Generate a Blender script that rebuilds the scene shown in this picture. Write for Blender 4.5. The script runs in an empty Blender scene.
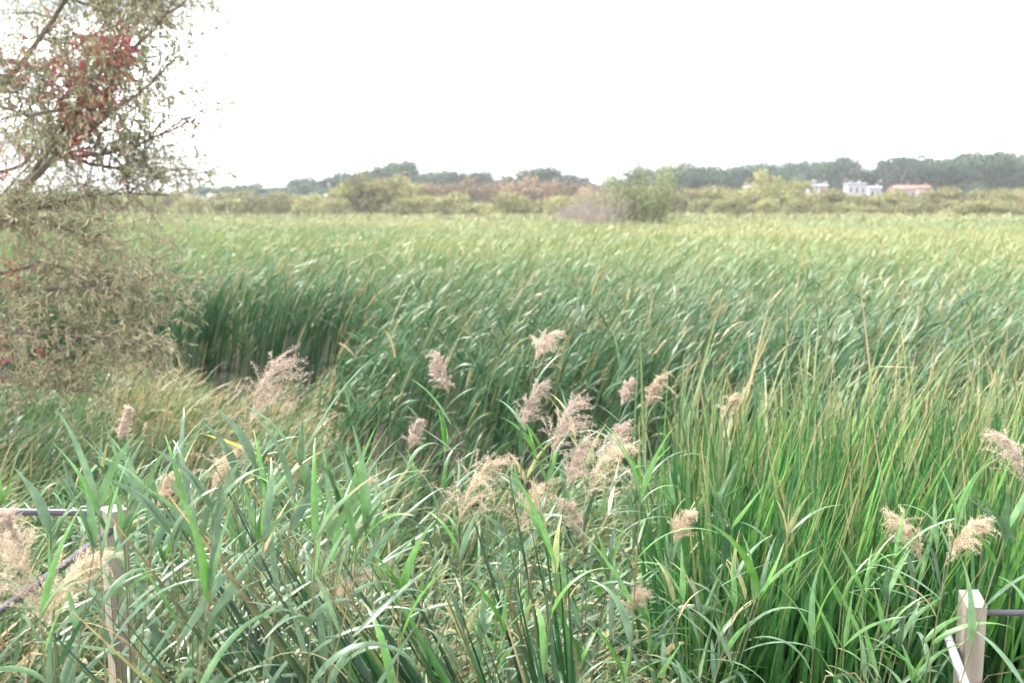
import bpy, math, random
import numpy as np
from mathutils import Vector, Matrix, noise

rng = np.random.default_rng(7)
random.seed(7)
R = math.radians
sc = bpy.context.scene
col = sc.collection

# ------------------------------------------------------------------ camera
CZ = 3.3
F = 996.0                      # focal length in pixels (35 mm on a 36 mm sensor)
PITCH = math.atan(138.5 / F)
cam_d = bpy.data.cameras.new('camera'); cam = bpy.data.objects.new('camera', cam_d); col.objects.link(cam)
cam.location = (0, 0, CZ); cam.rotation_euler = (R(90) - PITCH, 0, 0)
cam_d.lens = 35; cam_d.sensor_width = 36; cam_d.clip_end = 8000; cam_d.clip_start = 0.05
cam_d.dof.use_dof = True; cam_d.dof.focus_distance = 4.1; cam_d.dof.aperture_fstop = 2.6
sc.camera = cam

def at(px, py, Y):
    """world point seen at pixel (px, py) at world distance Y along +y"""
    a = (px - 512) / F; b = -(py - 341.5) / F
    d = (a, math.cos(PITCH) + b * math.sin(PITCH), -math.sin(PITCH) + b * math.cos(PITCH))
    k = Y / d[1]
    return Vector((d[0] * k, Y, CZ + d[2] * k))

# ------------------------------------------------------------------ render, world, sun
sc.render.engine = 'CYCLES'
cy = sc.cycles
cy.use_denoising = True
try: cy.denoiser = 'OPENIMAGEDENOISE'
except Exception: pass
cy.max_bounces = 7; cy.diffuse_bounces = 4; cy.glossy_bounces = 2; cy.transmission_bounces = 4
cy.volume_bounces = 1; cy.transparent_max_bounces = 4; cy.caustics_reflective = False; cy.caustics_refractive = False
cy.use_adaptive_sampling = True; cy.adaptive_threshold = 0.02
vs = sc.view_settings
vs.view_transform = 'Standard'; vs.look = 'None'; vs.gamma = 1; vs.exposure = 2.8; vs.use_curve_mapping = False

SUN_EL, SUN_ROT = R(52), R(-50)
w = bpy.data.worlds.new('World'); sc.world = w; w.use_nodes = True
nt = w.node_tree; nt.nodes.clear()
out = nt.nodes.new('ShaderNodeOutputWorld'); bg = nt.nodes.new('ShaderNodeBackground')
sky = nt.nodes.new('ShaderNodeTexSky'); sky.sky_type = 'NISHITA'; sky.sun_disc = False
sky.sun_elevation = SUN_EL; sky.sun_rotation = SUN_ROT
tc = nt.nodes.new('ShaderNodeTexCoord'); mp = nt.nodes.new('ShaderNodeMapping'); mp.inputs['Scale'].default_value = (1.2, 1.2, 5)
nz = nt.nodes.new('ShaderNodeTexNoise'); nz.inputs['Scale'].default_value = 1.6; nz.inputs['Detail'].default_value = 5
rp = nt.nodes.new('ShaderNodeValToRGB')
rp.color_ramp.elements[0].position = 0.46; rp.color_ramp.elements[0].color = (1.7, 1.8, 2.0, 1)
rp.color_ramp.elements[1].position = 0.56; rp.color_ramp.elements[1].color = (10.5, 10.5, 10.5, 1)
mx = nt.nodes.new('ShaderNodeMixRGB'); mx.inputs[0].default_value = 0.9
nt.links.new(tc.outputs['Generated'], mp.inputs[0]); nt.links.new(mp.outputs[0], nz.inputs['Vector'])
nt.links.new(nz.outputs['Fac'], rp.inputs[0]); nt.links.new(sky.outputs[0], mx.inputs[1]); nt.links.new(rp.outputs[0], mx.inputs[2])
nt.links.new(mx.outputs[0], bg.inputs['Color']); bg.inputs['Strength'].default_value = 0.085
nt.links.new(bg.outputs[0], out.inputs['Surface'])

sd = bpy.data.lights.new('sun', 'SUN'); sd.energy = 1.5; sd.angle = R(10); sd.color = (1, .95, .87)
so = bpy.data.objects.new('sun', sd); col.objects.link(so)
az = SUN_ROT
sdir = Vector((math.sin(az) * math.cos(SUN_EL), math.cos(az) * math.cos(SUN_EL), math.sin(SUN_EL)))
so.rotation_euler = sdir.to_track_quat('Z', 'Y').to_euler()

# ------------------------------------------------------------------ materials
def ramp_set(node, stops, interp='LINEAR'):
    cr = node.color_ramp; cr.interpolation = interp
    while len(cr.elements) > 2: cr.elements.remove(cr.elements[-1])
    for i, (p, c) in enumerate(stops):
        e = cr.elements[i] if i < 2 else cr.elements.new(p)
        e.position = p; e.color = (*c, 1)

def leaf_mat(name, stops, tip=(.52, .34, .17), rough=.5, trans=.3, spec=.4, objvar=.12, mottle=.2):
    m = bpy.data.materials.new(name); m.use_nodes = True
    n = m.node_tree; N = n.nodes; N.clear(); L = n.links
    o = N.new('ShaderNodeOutputMaterial'); p = N.new('ShaderNodeBsdfPrincipled'); t = N.new('ShaderNodeBsdfTranslucent')
    ms = N.new('ShaderNodeMixShader'); ms.inputs[0].default_value = trans
    ar = N.new('ShaderNodeAttribute'); ar.attribute_name = 'r'
    at_ = N.new('ShaderNodeAttribute'); at_.attribute_name = 'tip'
    rr = N.new('ShaderNodeValToRGB'); ramp_set(rr, stops)
    mix = N.new('ShaderNodeMixRGB'); mix.inputs[2].default_value = (*tip, 1)
    oi = N.new('ShaderNodeObjectInfo'); mr = N.new('ShaderNodeMapRange')
    mr.inputs[3].default_value = 1 - objvar; mr.inputs[4].default_value = 1 + objvar
    hs = N.new('ShaderNodeHueSaturation')
    L.new(ar.outputs['Fac'], rr.inputs[0]); L.new(rr.outputs[0], mix.inputs[1]); L.new(at_.outputs['Fac'], mix.inputs[0])
    L.new(oi.outputs['Random'], mr.inputs[0]); L.new(mr.outputs[0], hs.inputs['Value']); L.new(mix.outputs[0], hs.inputs['Color'])
    tcn = N.new('ShaderNodeTexCoord'); nn = N.new('ShaderNodeTexNoise'); nn.inputs['Scale'].default_value = 26; nn.inputs['Detail'].default_value = 4
    n2 = N.new('ShaderNodeMapRange'); n2.inputs[1].default_value = .3; n2.inputs[2].default_value = .7; n2.inputs[3].default_value = .72; n2.inputs[4].default_value = 1.22
    n3 = N.new('ShaderNodeMapRange'); n3.inputs[1].default_value = .64; n3.inputs[2].default_value = .72; n3.inputs[3].default_value = 0; n3.inputs[4].default_value = mottle
    h2 = N.new('ShaderNodeHueSaturation'); m2 = N.new('ShaderNodeMixRGB'); m2.inputs[2].default_value = (*[c * .62 for c in tip], 1)
    L.new(tcn.outputs['Object'], nn.inputs['Vector']); L.new(nn.outputs['Fac'], n2.inputs[0]); L.new(nn.outputs['Fac'], n3.inputs[0])
    L.new(n2.outputs[0], h2.inputs['Value']); L.new(hs.outputs[0], h2.inputs['Color']); L.new(h2.outputs[0], m2.inputs[1]); L.new(n3.outputs[0], m2.inputs[0]); hs = m2
    L.new(hs.outputs[0], p.inputs['Base Color']); L.new(hs.outputs[0], t.inputs['Color'])
    p.inputs['Roughness'].default_value = rough; p.inputs['Specular IOR Level'].default_value = spec
    L.new(p.outputs[0], ms.inputs[1]); L.new(t.outputs[0], ms.inputs[2]); L.new(ms.outputs[0], o.inputs[0])
    return m

def noise_mat(name, c1, c2, scale=5, rough=.8, stretch=(1, 1, 1), bump=.0, metal=0):
    m = bpy.data.materials.new(name); m.use_nodes = True
    n = m.node_tree; N = n.nodes; L = n.links; p = N['Principled BSDF']
    tcn = N.new('ShaderNodeTexCoord'); mpn = N.new('ShaderNodeMapping'); mpn.inputs['Scale'].default_value = stretch
    nn = N.new('ShaderNodeTexNoise'); nn.inputs['Scale'].default_value = scale; nn.inputs['Detail'].default_value = 8
    r_ = N.new('ShaderNodeValToRGB'); ramp_set(r_, [(.3, c1), (.7, c2)])
    L.new(tcn.outputs['Object'], mpn.inputs[0]); L.new(mpn.outputs[0], nn.inputs['Vector']); L.new(nn.outputs['Fac'], r_.inputs[0])
    L.new(r_.outputs[0], p.inputs['Base Color']); p.inputs['Roughness'].default_value = rough; p.inputs['Metallic'].default_value = metal
    if bump:
        b = N.new('ShaderNodeBump'); b.inputs['Strength'].default_value = bump; b.inputs['Distance'].default_value = .01
        L.new(nn.outputs['Fac'], b.inputs['Height']); L.new(b.outputs[0], p.inputs['Normal'])
    return m

G = lambda r, g, b: (r, g, b)
M = {}
# r: 0 dark blue-green .. 0.6 fresh green .. 0.85 yellow-green .. 1 dry tan
M['marsh'] = leaf_mat('marsh_blades', [(0, G(.026, .090, .034)), (.35, G(.092, .195, .082)), (.6, G(.155, .24, .075)), (.82, G(.28, .31, .12)), (.93, G(.42, .33, .17)), (1, G(.46, .34, .20))], rough=.45, trans=.28, spec=.4)
M['cattail'] = leaf_mat('cattail_blades', [(0, G(.014, .056, .022)), (.5, G(.050, .175, .048)), (.8, G(.12, .33, .06)), (.93, G(.34, .32, .12)), (1, G(.48, .34, .19))], rough=.36, trans=.28, spec=.6)
M['reed'] = leaf_mat('reed_blades', [(0, G(.042, .105, .050)), (.5, G(.125, .22, .115)), (.76, G(.10, .26, .045)), (.90, G(.24, .31, .09)), (1, G(.48, .38, .20))], rough=.36, trans=.25, spec=.55)
M['stem'] = leaf_mat('reed_stem', [(0, G(.10, .12, .06)), (.6, G(.17, .18, .09)), (1, G(.24, .17, .11))], trans=.0)
M['plume_pink'] = leaf_mat('plume_pink', [(0, G(.38, .30, .25)), (1, G(.68, .57, .49))], rough=.8, trans=.35, spec=.1)
M['plume_tan'] = leaf_mat('plume_tan', [(0, G(.44, .35, .25)), (1, G(.74, .62, .48))], rough=.8, trans=.35, spec=.1)
M['willow'] = leaf_mat('willow_leaves', [(0, G(.17, .21, .11)), (.4, G(.32, .36, .21)), (.75, G(.50, .46, .29)), (1, G(.62, .51, .32))], rough=.5, trans=.38, spec=.45)
M['creeper'] = leaf_mat('creeper_leaves', [(0, G(.38, .08, .12)), (.45, G(.58, .19, .18)), (.7, G(.56, .30, .17)), (1, G(.38, .33, .13))], rough=.5, trans=.4)
M['yellow'] = leaf_mat('yellow_leaf', [(0, G(.50, .36, .06)), (1, G(.50, .36, .06))], trans=.3)
M['bark'] = noise_mat('bark', (.11, .085, .065), (.26, .21, .17), 9, .9, (1, 1, .3), .5)
M['mud'] = noise_mat('mud', (.016, .015, .010), (.055, .045, .028), 1.3, .95, bump=.4)
M['ridge'] = leaf_mat('ridge_tree_leaves', [(0, G(.018, .050, .036)), (.5, G(.036, .080, .050)), (1, G(.080, .12, .055))], rough=.7, trans=.15, spec=.2, objvar=.5)
M['olive'] = leaf_mat('olive_shrub_leaves', [(0, G(.11, .13, .05)), (.5, G(.22, .23, .085)), (1, G(.42, .35, .15))], rough=.7, trans=.2, spec=.2, objvar=.34)
M['russet'] = leaf_mat('russet_shrub_leaves', [(0, G(.17, .13, .08)), (.5, G(.25, .185, .125)), (1, G(.34, .26, .16))], rough=.7, trans=.15, spec=.2, objvar=.34)
M['lime'] = leaf_mat('lime_shrub_leaves', [(0, G(.19, .21, .075)), (1, G(.33, .31, .13))], rough=.7, trans=.2, spec=.2, objvar=.34)
M['midbush'] = leaf_mat('bush_leaves', [(0, G(.12, .18, .055)), (.6, G(.20, .27, .085)), (1, G(.32, .34, .14))], rough=.7, trans=.2)
M['deadtwig'] = noise_mat('dead_twigs', (.27, .21, .19), (.44, .37, .34), 3, .9)
M['wood'] = noise_mat('weathered_wood', (.19, .16, .125), (.37, .33, .275), 16, .85, (1, 1, .12), .5)
M['endgrain'] = noise_mat('sawn_end', (.30, .26, .24), (.46, .41, .38), 40, .8, bump=.2)
M['pipe'] = noise_mat('dark_pipe', (.035, .032, .045), (.075, .07, .09), 8, .35, metal=.0)
M['palepipe'] = noise_mat('overexposed_pipe', (.32, .33, .37), (.50, .51, .55), 8, .3)  # pale tone carries the overexposure of the rail running towards the camera
M['wallwhite'] = noise_mat('render_white', (.40, .39, .41), (.50, .49, .50), .5)
M['wallpink'] = noise_mat('render_pink', (.36, .27, .24), (.44, .34, .30), .5)
M['roofred'] = noise_mat('roof_red', (.22, .11, .085), (.30, .16, .13), .8)
M['roofgrey'] = noise_mat('roof_grey', (.27, .27, .31), (.38, .38, .42), .8)
M['glass'] = noise_mat('window_glass', (.05, .06, .07), (.09, .10, .12), .5, .15)

# ------------------------------------------------------------------ mesh helpers
class MB:
    def __init__(s): s.v = []; s.q = []; s.r = []; s.t = []; s.n = 0
    def add(s, v, q, r, t):
        s.v.append(np.asarray(v, np.float32)); s.q.append(np.asarray(q, np.int32) + s.n)
        s.r.append(np.asarray(r, np.float32)); s.t.append(np.asarray(t, np.float32)); s.n += len(v)
    def mesh(s, name, mat, smooth=True):
        v = np.concatenate(s.v); q = np.concatenate(s.q); me = bpy.data.meshes.new(name)
        me.vertices.add(len(v)); me.vertices.foreach_set('co', v.ravel())
        me.loops.add(q.size); me.loops.foreach_set('vertex_index', q.ravel())
        me.polygons.add(len(q)); me.polygons.foreach_set('loop_start', np.arange(0, q.size, 4, dtype=np.int32))
        me.polygons.foreach_set('loop_total', np.full(len(q), 4, np.int32))
        me.polygons.foreach_set('use_smooth', np.full(len(q), smooth))
        for nm, a in (('r', s.r), ('tip', s.t)):
            at_ = me.attributes.new(nm, 'FLOAT', 'POINT'); at_.data.foreach_set('value', np.concatenate(a))
        me.update(calc_edges=True); me.materials.append(mat)
        return me
    def build(s, name, mat, parent=None, smooth=True):
        o = bpy.data.objects.new(name, s.mesh(name, mat, smooth)); col.objects.link(o)
        if parent: o.parent = parent
        return o

def thing(name, label, cat, loc=(0, 0, 0), rz=0, group=None):
    o = bpy.data.objects.new(name, None); col.objects.link(o); o.empty_display_size = .2
    o.location = loc; o.rotation_euler = (0, 0, rz); tag(o, label, cat, group); return o
def tag(o, label=None, cat=None, group=None, kind=None):
    if label: o['label'] = label
    if cat: o['category'] = cat
    if group: o['group'] = group
    if kind: o['kind'] = kind
    return o
def copy_tree(o, parent=None):
    c = o.copy(); col.objects.link(c)
    if parent: c.parent = parent
    for ch in [x for x in o.children]: copy_tree(ch, c)
    return c

def strips(mb, base, L, w, azi, theta, roll, prof, r, tipamt, fold=.0, az_curve=None):
    """vectorised blades. base (N,3); theta (N,S+1) angle from vertical along the blade; roll turns the blade round its axis"""
    N, S1 = theta.shape; S = S1 - 1
    t = np.linspace(0, 1, S1)
    a = azi[:, None] + (az_curve if az_curve is not None else np.zeros((N, S1)))
    th = (theta[:, 1:] + theta[:, :-1]) / 2; am = (a[:, 1:] + a[:, :-1]) / 2
    st = (L / S)[:, None]
    dx = np.sin(th) * np.cos(am) * st; dy = np.sin(th) * np.sin(am) * st; dz = np.cos(th) * st
    P = np.zeros((N, S1, 3)); P[:, 1:, 0] = np.cumsum(dx, 1); P[:, 1:, 1] = np.cumsum(dy, 1); P[:, 1:, 2] = np.cumsum(dz, 1)
    P += base[:, None, :]
    T = np.stack([np.sin(theta) * np.cos(a), np.sin(theta) * np.sin(a), np.cos(theta)], -1)
    A = np.stack([-np.sin(a), np.cos(a), np.zeros_like(a)], -1)
    B = np.cross(T, A)
    rl = roll if roll.ndim == 2 else np.repeat(roll[:, None], S1, 1)
    side = np.cos(rl)[..., None] * A + np.sin(rl)[..., None] * B
    nrm = np.cross(T, side)
    wd = (w[:, None] * prof(t)[None, :] * .5)[..., None]
    tip = np.clip(tipamt if tipamt.ndim == 2 else tipamt[:, None] * t[None, :] ** 11, 0, 1)
    if fold:
        V = np.stack([P - side * wd, P + nrm * wd * fold, P + side * wd], 2); C = 3
    else:
        V = np.stack([P - side * wd, P + side * wd], 2); C = 2
    V = V.reshape(-1, 3)
    idx = np.arange(N * S1 * C).reshape(N, S1, C)
    qs = []
    for c in range(C - 1):
        qs.append(np.stack([idx[:, :-1, c], idx[:, :-1, c + 1], idx[:, 1:, c + 1], idx[:, 1:, c]], -1).reshape(-1, 4))
    mb.add(V, np.concatenate(qs), np.repeat(r, S1 * C), np.repeat(tip.reshape(-1), C))

def prof_cat(t): return np.clip(np.minimum(.75 + t, (1.02 - t) / .42), .02, 1) ** .9
def prof_reed(t): return np.clip(np.minimum(.35 + t * 4, ((1.01 - t) / .75)) ** .85, .015, 1)
def prof_leaf(t): return np.clip(np.sin(np.clip(t, 0, 1) * math.pi) ** .8, .04, 1)

def tube(mb, pts, rad, sides=6, r=.5, tip=0):
    pts = np.asarray(pts, float); n = len(pts); rad = np.full(n, rad) if np.isscalar(rad) else np.asarray(rad)
    T = np.gradient(pts, axis=0); T /= np.linalg.norm(T, axis=1)[:, None] + 1e-9
    up = np.array([0, 0, 1.]) if abs(T[0][2]) < .9 else np.array([1., 0, 0])
    A = np.cross(T, up); A /= np.linalg.norm(A, axis=1)[:, None] + 1e-9; B = np.cross(T, A)
    ang = np.linspace(0, 2 * math.pi, sides, endpoint=False)
    V = pts[:, None] + rad[:, None, None] * (np.cos(ang)[None, :, None] * A[:, None] + np.sin(ang)[None, :, None] * B[:, None])
    i = np.arange(n * sides).reshape(n, sides); j = np.roll(i, -1, 1)
    q = np.stack([i[:-1], j[:-1], j[1:], i[1:]], -1).reshape(-1, 4)
    mb.add(V.reshape(-1, 3), q, np.full(n * sides, r), np.full(n * sides, tip))

def curve_pts(p0, p1, bow, n=8, wob=0):
    p0 = np.asarray(p0, float); p1 = np.asarray(p1, float); t = np.linspace(0, 1, n)[:, None]
    P = p0 + (p1 - p0) * t + np.asarray(bow) * (4 * t * (1 - t))
    if wob: P[1:-1] += rng.normal(0, wob, (n - 2, 3))
    return P

def box(mb, c, s, rot=None):
    x, y, z = [k / 2 for k in s]
    v = np.array([(-x, -y, -z), (x, -y, -z), (x, y, -z), (-x, y, -z), (-x, -y, z), (x, -y, z), (x, y, z), (-x, y, z)])
    if rot is not None: v = v @ np.array(Matrix.Rotation(rot, 3, 'Z')).T
    v = v + np.array(c)
    q = [(0, 3, 2, 1), (4, 5, 6, 7), (0, 1, 5, 4), (1, 2, 6, 5), (2, 3, 7, 6), (3, 0, 4, 7)]
    mb.add(v, q, np.full(8, .5), np.zeros(8))

def vnoise(x, y, s, seed=0):
    """cheap smooth value noise on arrays, about -1..1"""
    x = x / s + seed * 17.3; y = y / s + seed * 9.1
    return (np.sin(x * 1.7 + 1.3 * np.sin(y * 1.1 + seed)) + np.sin(y * 1.9 + 1.7 * np.sin(x * .8 + 2 * seed)) + np.sin((x + y) * 1.3 + seed)) / 3

# ------------------------------------------------------------------ ground with the far rise
def ground_z(x, y):
    d = np.hypot(x, y)
    k = np.clip((d - 215) / 200, 0, 1); k = k * k * (3 - 2 * k)
    return k * (1.2 + 2.0 * np.exp(-((x / np.maximum(y, 1) + .125) / .035) ** 2) + 1.5 * np.clip((x / np.maximum(y, 1)) * 2, 0, 1))
gm = MB()
ys = np.concatenate([np.linspace(-60, 30, 31), np.geomspace(34, 3200, 70)]); xs = np.concatenate([-np.geomspace(3200, 6, 60), np.linspace(-5, 5, 9), np.geomspace(6, 3200, 60)])
X, Y = np.meshgrid(xs, ys); Z = ground_z(X, Y) + .05 * vnoise(X, Y, .8, 3) * (np.hypot(X, Y) < 60)
i = np.arange(X.size).reshape(X.shape)
gm.add(np.stack([X, Y, Z], -1).reshape(-1, 3), np.stack([i[:-1, :-1], i[:-1, 1:], i[1:, 1:], i[1:, :-1]], -1).reshape(-1, 4), np.zeros(X.size), np.zeros(X.size))
g = gm.build('ground', M['mud']); tag(g, kind='structure')

# ------------------------------------------------------------------ where the marsh stands
def zone(x, y):
    """(density factor, top height, sweep to the right in rad, r mean) of the marsh at x, y"""
    n1 = vnoise(x, y, 1.1, 1); n2 = vnoise(x, y, 3.2, 2); n3 = vnoise(x, y, 9, 4)
    h = 2.02 + .13 * n2 + .08 * n1 + .10 * n3
    dens = np.ones_like(x); d = np.hypot(x, y)
    sweep = .45 + .25 * n2 + .15 * n1
    rr = .20 + .12 * n3 + .06 * n1
    # front edge of the wind-swept stand
    front = 10.4 + .55 * n1 + .35 * n2
    gx = -2.4 - .25 * (y - 13) * (y > 13) + .3 * n1
    gap = (x < gx) & (y < 16.6 + .5 * n1)
    low = (y < front) | gap
    edge = np.minimum(np.clip(.50 + (y - front) * .42, .5, 1), np.where(y < 16.8, np.clip(.45 + (x - gx) * .75, .45, 1), 1))
    h = h * np.clip(edge + .12 * vnoise(x, y, .35, 5), .4, 1.05)
    # fresh cattail stand in front, right
    cat = (y > 4.35) & (y < 8.7 + .3 * n1) & (x > .95 + (y - 4.4) * .02 + .25 * n1)
    h = np.where(low, .72 + .22 * n1 + .1 * n2, h); dens = np.where(low, .8, dens); sweep = np.where(low, .9, sweep); rr = np.where(low, .38 + .25 * n1, rr)
    h = np.where(gap & (y > 11.8), np.where(x > -y * .34, .62 + .2 * n1, .75 + .3 * n1), h); hol_shade = (y > 15.5) & (y < 19) & (x < -3) & ~gap; h = np.where(hol_shade, h + .30, h); rr = np.where(hol_shade, rr - .25, rr)  # reed wall behind the hollow: deep shade put into its colour, tops raised too
    dens = np.where(low, dens, .72 + .5 * vnoise(x, y, .55, 8) + .25 * vnoise(x, y, 2.0, 9))
    h = np.where((x < -1.5) & (y < 8.3) & low, .95 + .25 * n1, h); rr = np.where((x < -1.5) & (y < 8.3) & low, .40 + .25 * n1, rr)
    h = np.where(cat, 1.98 + .12 * n1, h); dens = np.where(cat, 1.0, dens); sweep = np.where(cat, .22, sweep); rr = np.where(cat, .46 + .1 * n1, rr)
    # dry tan strip behind the fresh stand on the right
    dry = (y > 8.8) & (y < 10.2) & (x > 2.6)
    h = np.where(dry, .75, h); rr = np.where(dry, .86, rr)
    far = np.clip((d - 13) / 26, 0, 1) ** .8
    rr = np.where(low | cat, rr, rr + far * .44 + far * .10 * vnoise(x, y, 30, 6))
    left_green = (x < -y * .12) & (d > 30) & (d < 90)
    rr = np.where(left_green, rr - .12, rr)
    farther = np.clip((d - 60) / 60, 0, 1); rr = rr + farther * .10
    sweep = np.where(low | cat, sweep, sweep * (1 - .55 * far))
    h = h - .25 * np.clip((d - 40) / 50, 0, 1)
    return dens, h, sweep, np.clip(rr, 0, 1), low, cat

def scatter(d0, d1, per_m2):
    amax = R(37); area = amax * (d1 ** 2 - d0 ** 2)
    n = int(area * per_m2)
    d = np.sqrt(rng.uniform(d0 ** 2, d1 ** 2, n)); a = rng.uniform(-amax, amax, n)
    x = d * np.sin(a); y = d * np.cos(a)
    return x, y

def marsh_band(mb, d0, d1, per_m2, nb, wid, seg, fold=0, keep=None, short=.72):
    x, y = scatter(d0, d1, per_m2)
    dens, h, sw, rr, low, cat = zone(x, y)
    k = rng.random(len(x)) < dens
    k &= ~((y < 4.45) | (cat & (y < 6.9) & (x < 5.2)))
    x, y, h, sw, rr, low, cat = [q[k] for q in (x, y, h, sw, rr, low, cat)]
    n = len(x)
    x, y, h, sw, rr, low, cat = [np.repeat(q, nb) for q in (x, y, h, sw, rr, low, cat)]
    N = len(x); x = x + rng.normal(0, .035, N); y = y + rng.normal(0, .035, N)
    t = np.linspace(0, 1, seg + 1)[None, :]
    az_ = rng.normal(.15, .45, N) + np.where(cat, rng.normal(0, .9, N), 0)
    az_ = np.where(low, rng.uniform(-1.2, 1.6, N), az_)
    lean = .06 + .12 * rng.random(N) + sw * .12
    bend = np.clip(sw * rng.normal(1.0, .35, N), .03, 2.2)
    lean = np.where(low, rng.uniform(.2, 1.25, N), lean)
    theta = lean[:, None] + bend[:, None] * t ** 2.0
    # some blades are broken over
    br = rng.random(N) < np.where(low, .08, .012); kp = rng.uniform(.4, .8, N)
    theta = np.where(br[:, None] & (t > kp[:, None]), theta + rng.uniform(.7, 1.9, N)[:, None], theta)
    eff = np.cos(theta).mean(1)
    L = h / np.clip(eff, .45, 1) * (1.04 - np.abs(rng.normal(0, .17, N)))
    L = np.where(low, h * rng.uniform(.7, 1.35, N) + .15, L)
    zb = ground_z(x, y) - .02
    up = (rng.random(N) < short) & ~low & ~cat          # leaves that leave the stem high up
    up &= ~((x < -2.9) & (y < 18.2) & (rng.random(N) < .45)); h = np.where((x < -2.6) & (y < 19) & ~low, h * rng.uniform(.72, 1.12, N), h)
    zh = h * rng.uniform(.35, .80, N)
    zb = np.where(up, zb + zh, zb); L = np.where(up, np.minimum(rng.uniform(.30, .62, N), (h - zh) * 1.35 + .12), L)
    azu = rng.normal(.05, .65, N) + np.where(rng.random(N) < .12, 3.1, 0); az_ = np.where(up, azu, az_)
    thu = rng.uniform(.2, .75, N)[:, None] + np.clip(rng.normal(.75, .4, N), 0, 2)[:, None] * t ** 1.4
    theta = np.where(up[:, None], thu, theta)
    x = np.where(up, x + sw * zh * .22, x)
    base = np.stack([x, y, zb], -1)
    roll = rng.uniform(-.9, .9, N)[:, None] + rng.uniform(-.8, .8, N)[:, None] * t
    r_ = np.clip(rr + rng.normal(0, .15, N) * np.clip(1.2 - np.hypot(x, y) / 90, .35, 1), 0, .86)
    litter = (x < -2) & (y > 9) & (x > -y * .42)
    dead = rng.random(N) < np.where(low, .08 + .16 * litter * (y < 13)+ .3 * litter * (y >= 13) + .4 * (rr > .80), .04)
    r_ = np.where(dead, rng.uniform(.9, 1, N), r_)
    tipa = np.where(rng.random(N) < .5, rng.uniform(.5, 1.5, N), .0)
    strips(mb, base, L, np.full(N, wid) * rng.uniform(.7, 1.25, N) * np.where(up, 1.15, np.where(cat, 1.05, .8)), az_, theta, roll, prof_cat, r_, tipa, fold)

mb = MB()
marsh_band(mb, 4.4, 9.5, 30, 6, .027, 8)
marsh_band(mb, 9.5, 16, 30, 7, .024, 7)
marsh_band(mb, 16, 30, 17, 7, .030, 6)
marsh_band(mb, 30, 60, 9, 6, .036, 5)
marsh_band(mb, 60, 110, 2.6, 5, .05, 4)
marsh_band(mb, 110, 215, .55, 4, .12, 3)
o = mb.build('marsh_grass', M['marsh']); tag(o, 'wind-swept sea of green reeds and sedge filling the wetland', 'marsh grass', kind='stuff')

M['under'] = leaf_mat('undergrowth_leaves', [(0, G(.022, .045, .02)), (.6, G(.045, .085, .03)), (.85, G(.10, .12, .04)), (.9, G(.20, .15, .08)), (1, G(.34, .24, .14))], rough=.55, trans=.15, spec=.25)
# low undergrowth between the stems near the walkway
mb = MB()
n = 4600
x = rng.uniform(-3.2, 5.5, n); y = rng.uniform(2.3, 6.2, n); z = rng.uniform(.0, .85, n) ** 1
azi = rng.uniform(0, 2 * math.pi, n); t = np.linspace(0, 1, 5)[None, :]
th = rng.uniform(.5, 1.4, n)[:, None] + rng.uniform(0, .9, n)[:, None] * t
rr = np.where(rng.random(n) < .25, rng.uniform(.88, 1, n), rng.uniform(0, .75, n))
strips(mb, np.stack([x, y, z], -1), rng.uniform(.07, .24, n), rng.uniform(.012, .04, n), azi, th, rng.uniform(-.5, .5, n), prof_leaf, rr, np.zeros(n), .2)
# dry fallen blades
n = 900
x = rng.uniform(-3.2, 5.5, n); y = rng.uniform(2.6, 6.2, n); z = rng.uniform(.0, .9, n)
t = np.linspace(0, 1, 9)[None, :]
th = rng.uniform(.1, 1.1, n)[:, None] + np.where(t > rng.uniform(.35, .8, n)[:, None], rng.uniform(.8, 2.2, n)[:, None], 0)
strips(mb, np.stack([x, y, z], -1), rng.uniform(.4, 1.1, n), rng.uniform(.008, .016, n), rng.uniform(0, 6.3, n), th, rng.uniform(-1, 1, n), prof_cat, rng.uniform(.88, 1, n), np.zeros(n), .3)
o = mb.build('undergrowth', M['under']); tag(o, 'low tangled leaves and dry fallen blades between the reed stems', 'undergrowth', kind='stuff')

# ------------------------------------------------------------------ cattail plants (things)
def cattail(n_leaf, H, sweep, label, group, dark=0, spread=.15, wid=.029, azc=0., azs=1.6):
    root = thing('cattail_plant', label, 'cattail', group=group)
    for part, cnt in (('foliage', n_leaf), ('dry_leaf', 1)):
        if part == 'dry_leaf' and rng.random() > .4: continue
        m = MB(); N = cnt; t = np.linspace(0, 1, 11)[None, :]
        dry = part == 'dry_leaf'
        azi = rng.normal(azc, azs, N)
        lean = rng.uniform(.01, spread, N) + sweep * .25
        theta = lean[:, None] + (np.clip(rng.normal(sweep, .12, N), 0, 2))[:, None] * t ** 2
        L = H * rng.uniform(.78, 1.06, N) * (1 / np.clip(np.cos(theta).mean(1), .5, 1))
        if dry:
            kp = rng.uniform(.45, .75, N)[:, None]
            theta = theta + rng.uniform(1.2, 2.3, N)[:, None] * np.clip((t - kp) / .12, 0, 1); L *= .62
        elif rng.random() < .25:
            kp = rng.uniform(.6, .85); theta[0] += rng.uniform(.5, 1.6) * np.clip((t[0] - kp) / .06, 0, 1)
        base = np.stack([rng.normal(0, .02, N), rng.normal(0, .02, N), np.full(N, -.02)], -1)
        roll = rng.uniform(-1.2, 1.2, N)[:, None] + rng.uniform(-.9, .9, N)[:, None] * t
        rr = rng.uniform(.93, 1, N) if dry else np.clip(rng.normal(.48 - dark, .16, N), 0, .79)
        tipa = np.where(rng.random(N) < .4, rng.uniform(.4, 1.3, N), 0)
        strips(m, base, L, rng.uniform(.75, 1.25, N) * wid, azi, theta, roll, prof_cat, rr, tipa, .35)
        m.build(part, M['cattail'], root)
    return root

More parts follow.
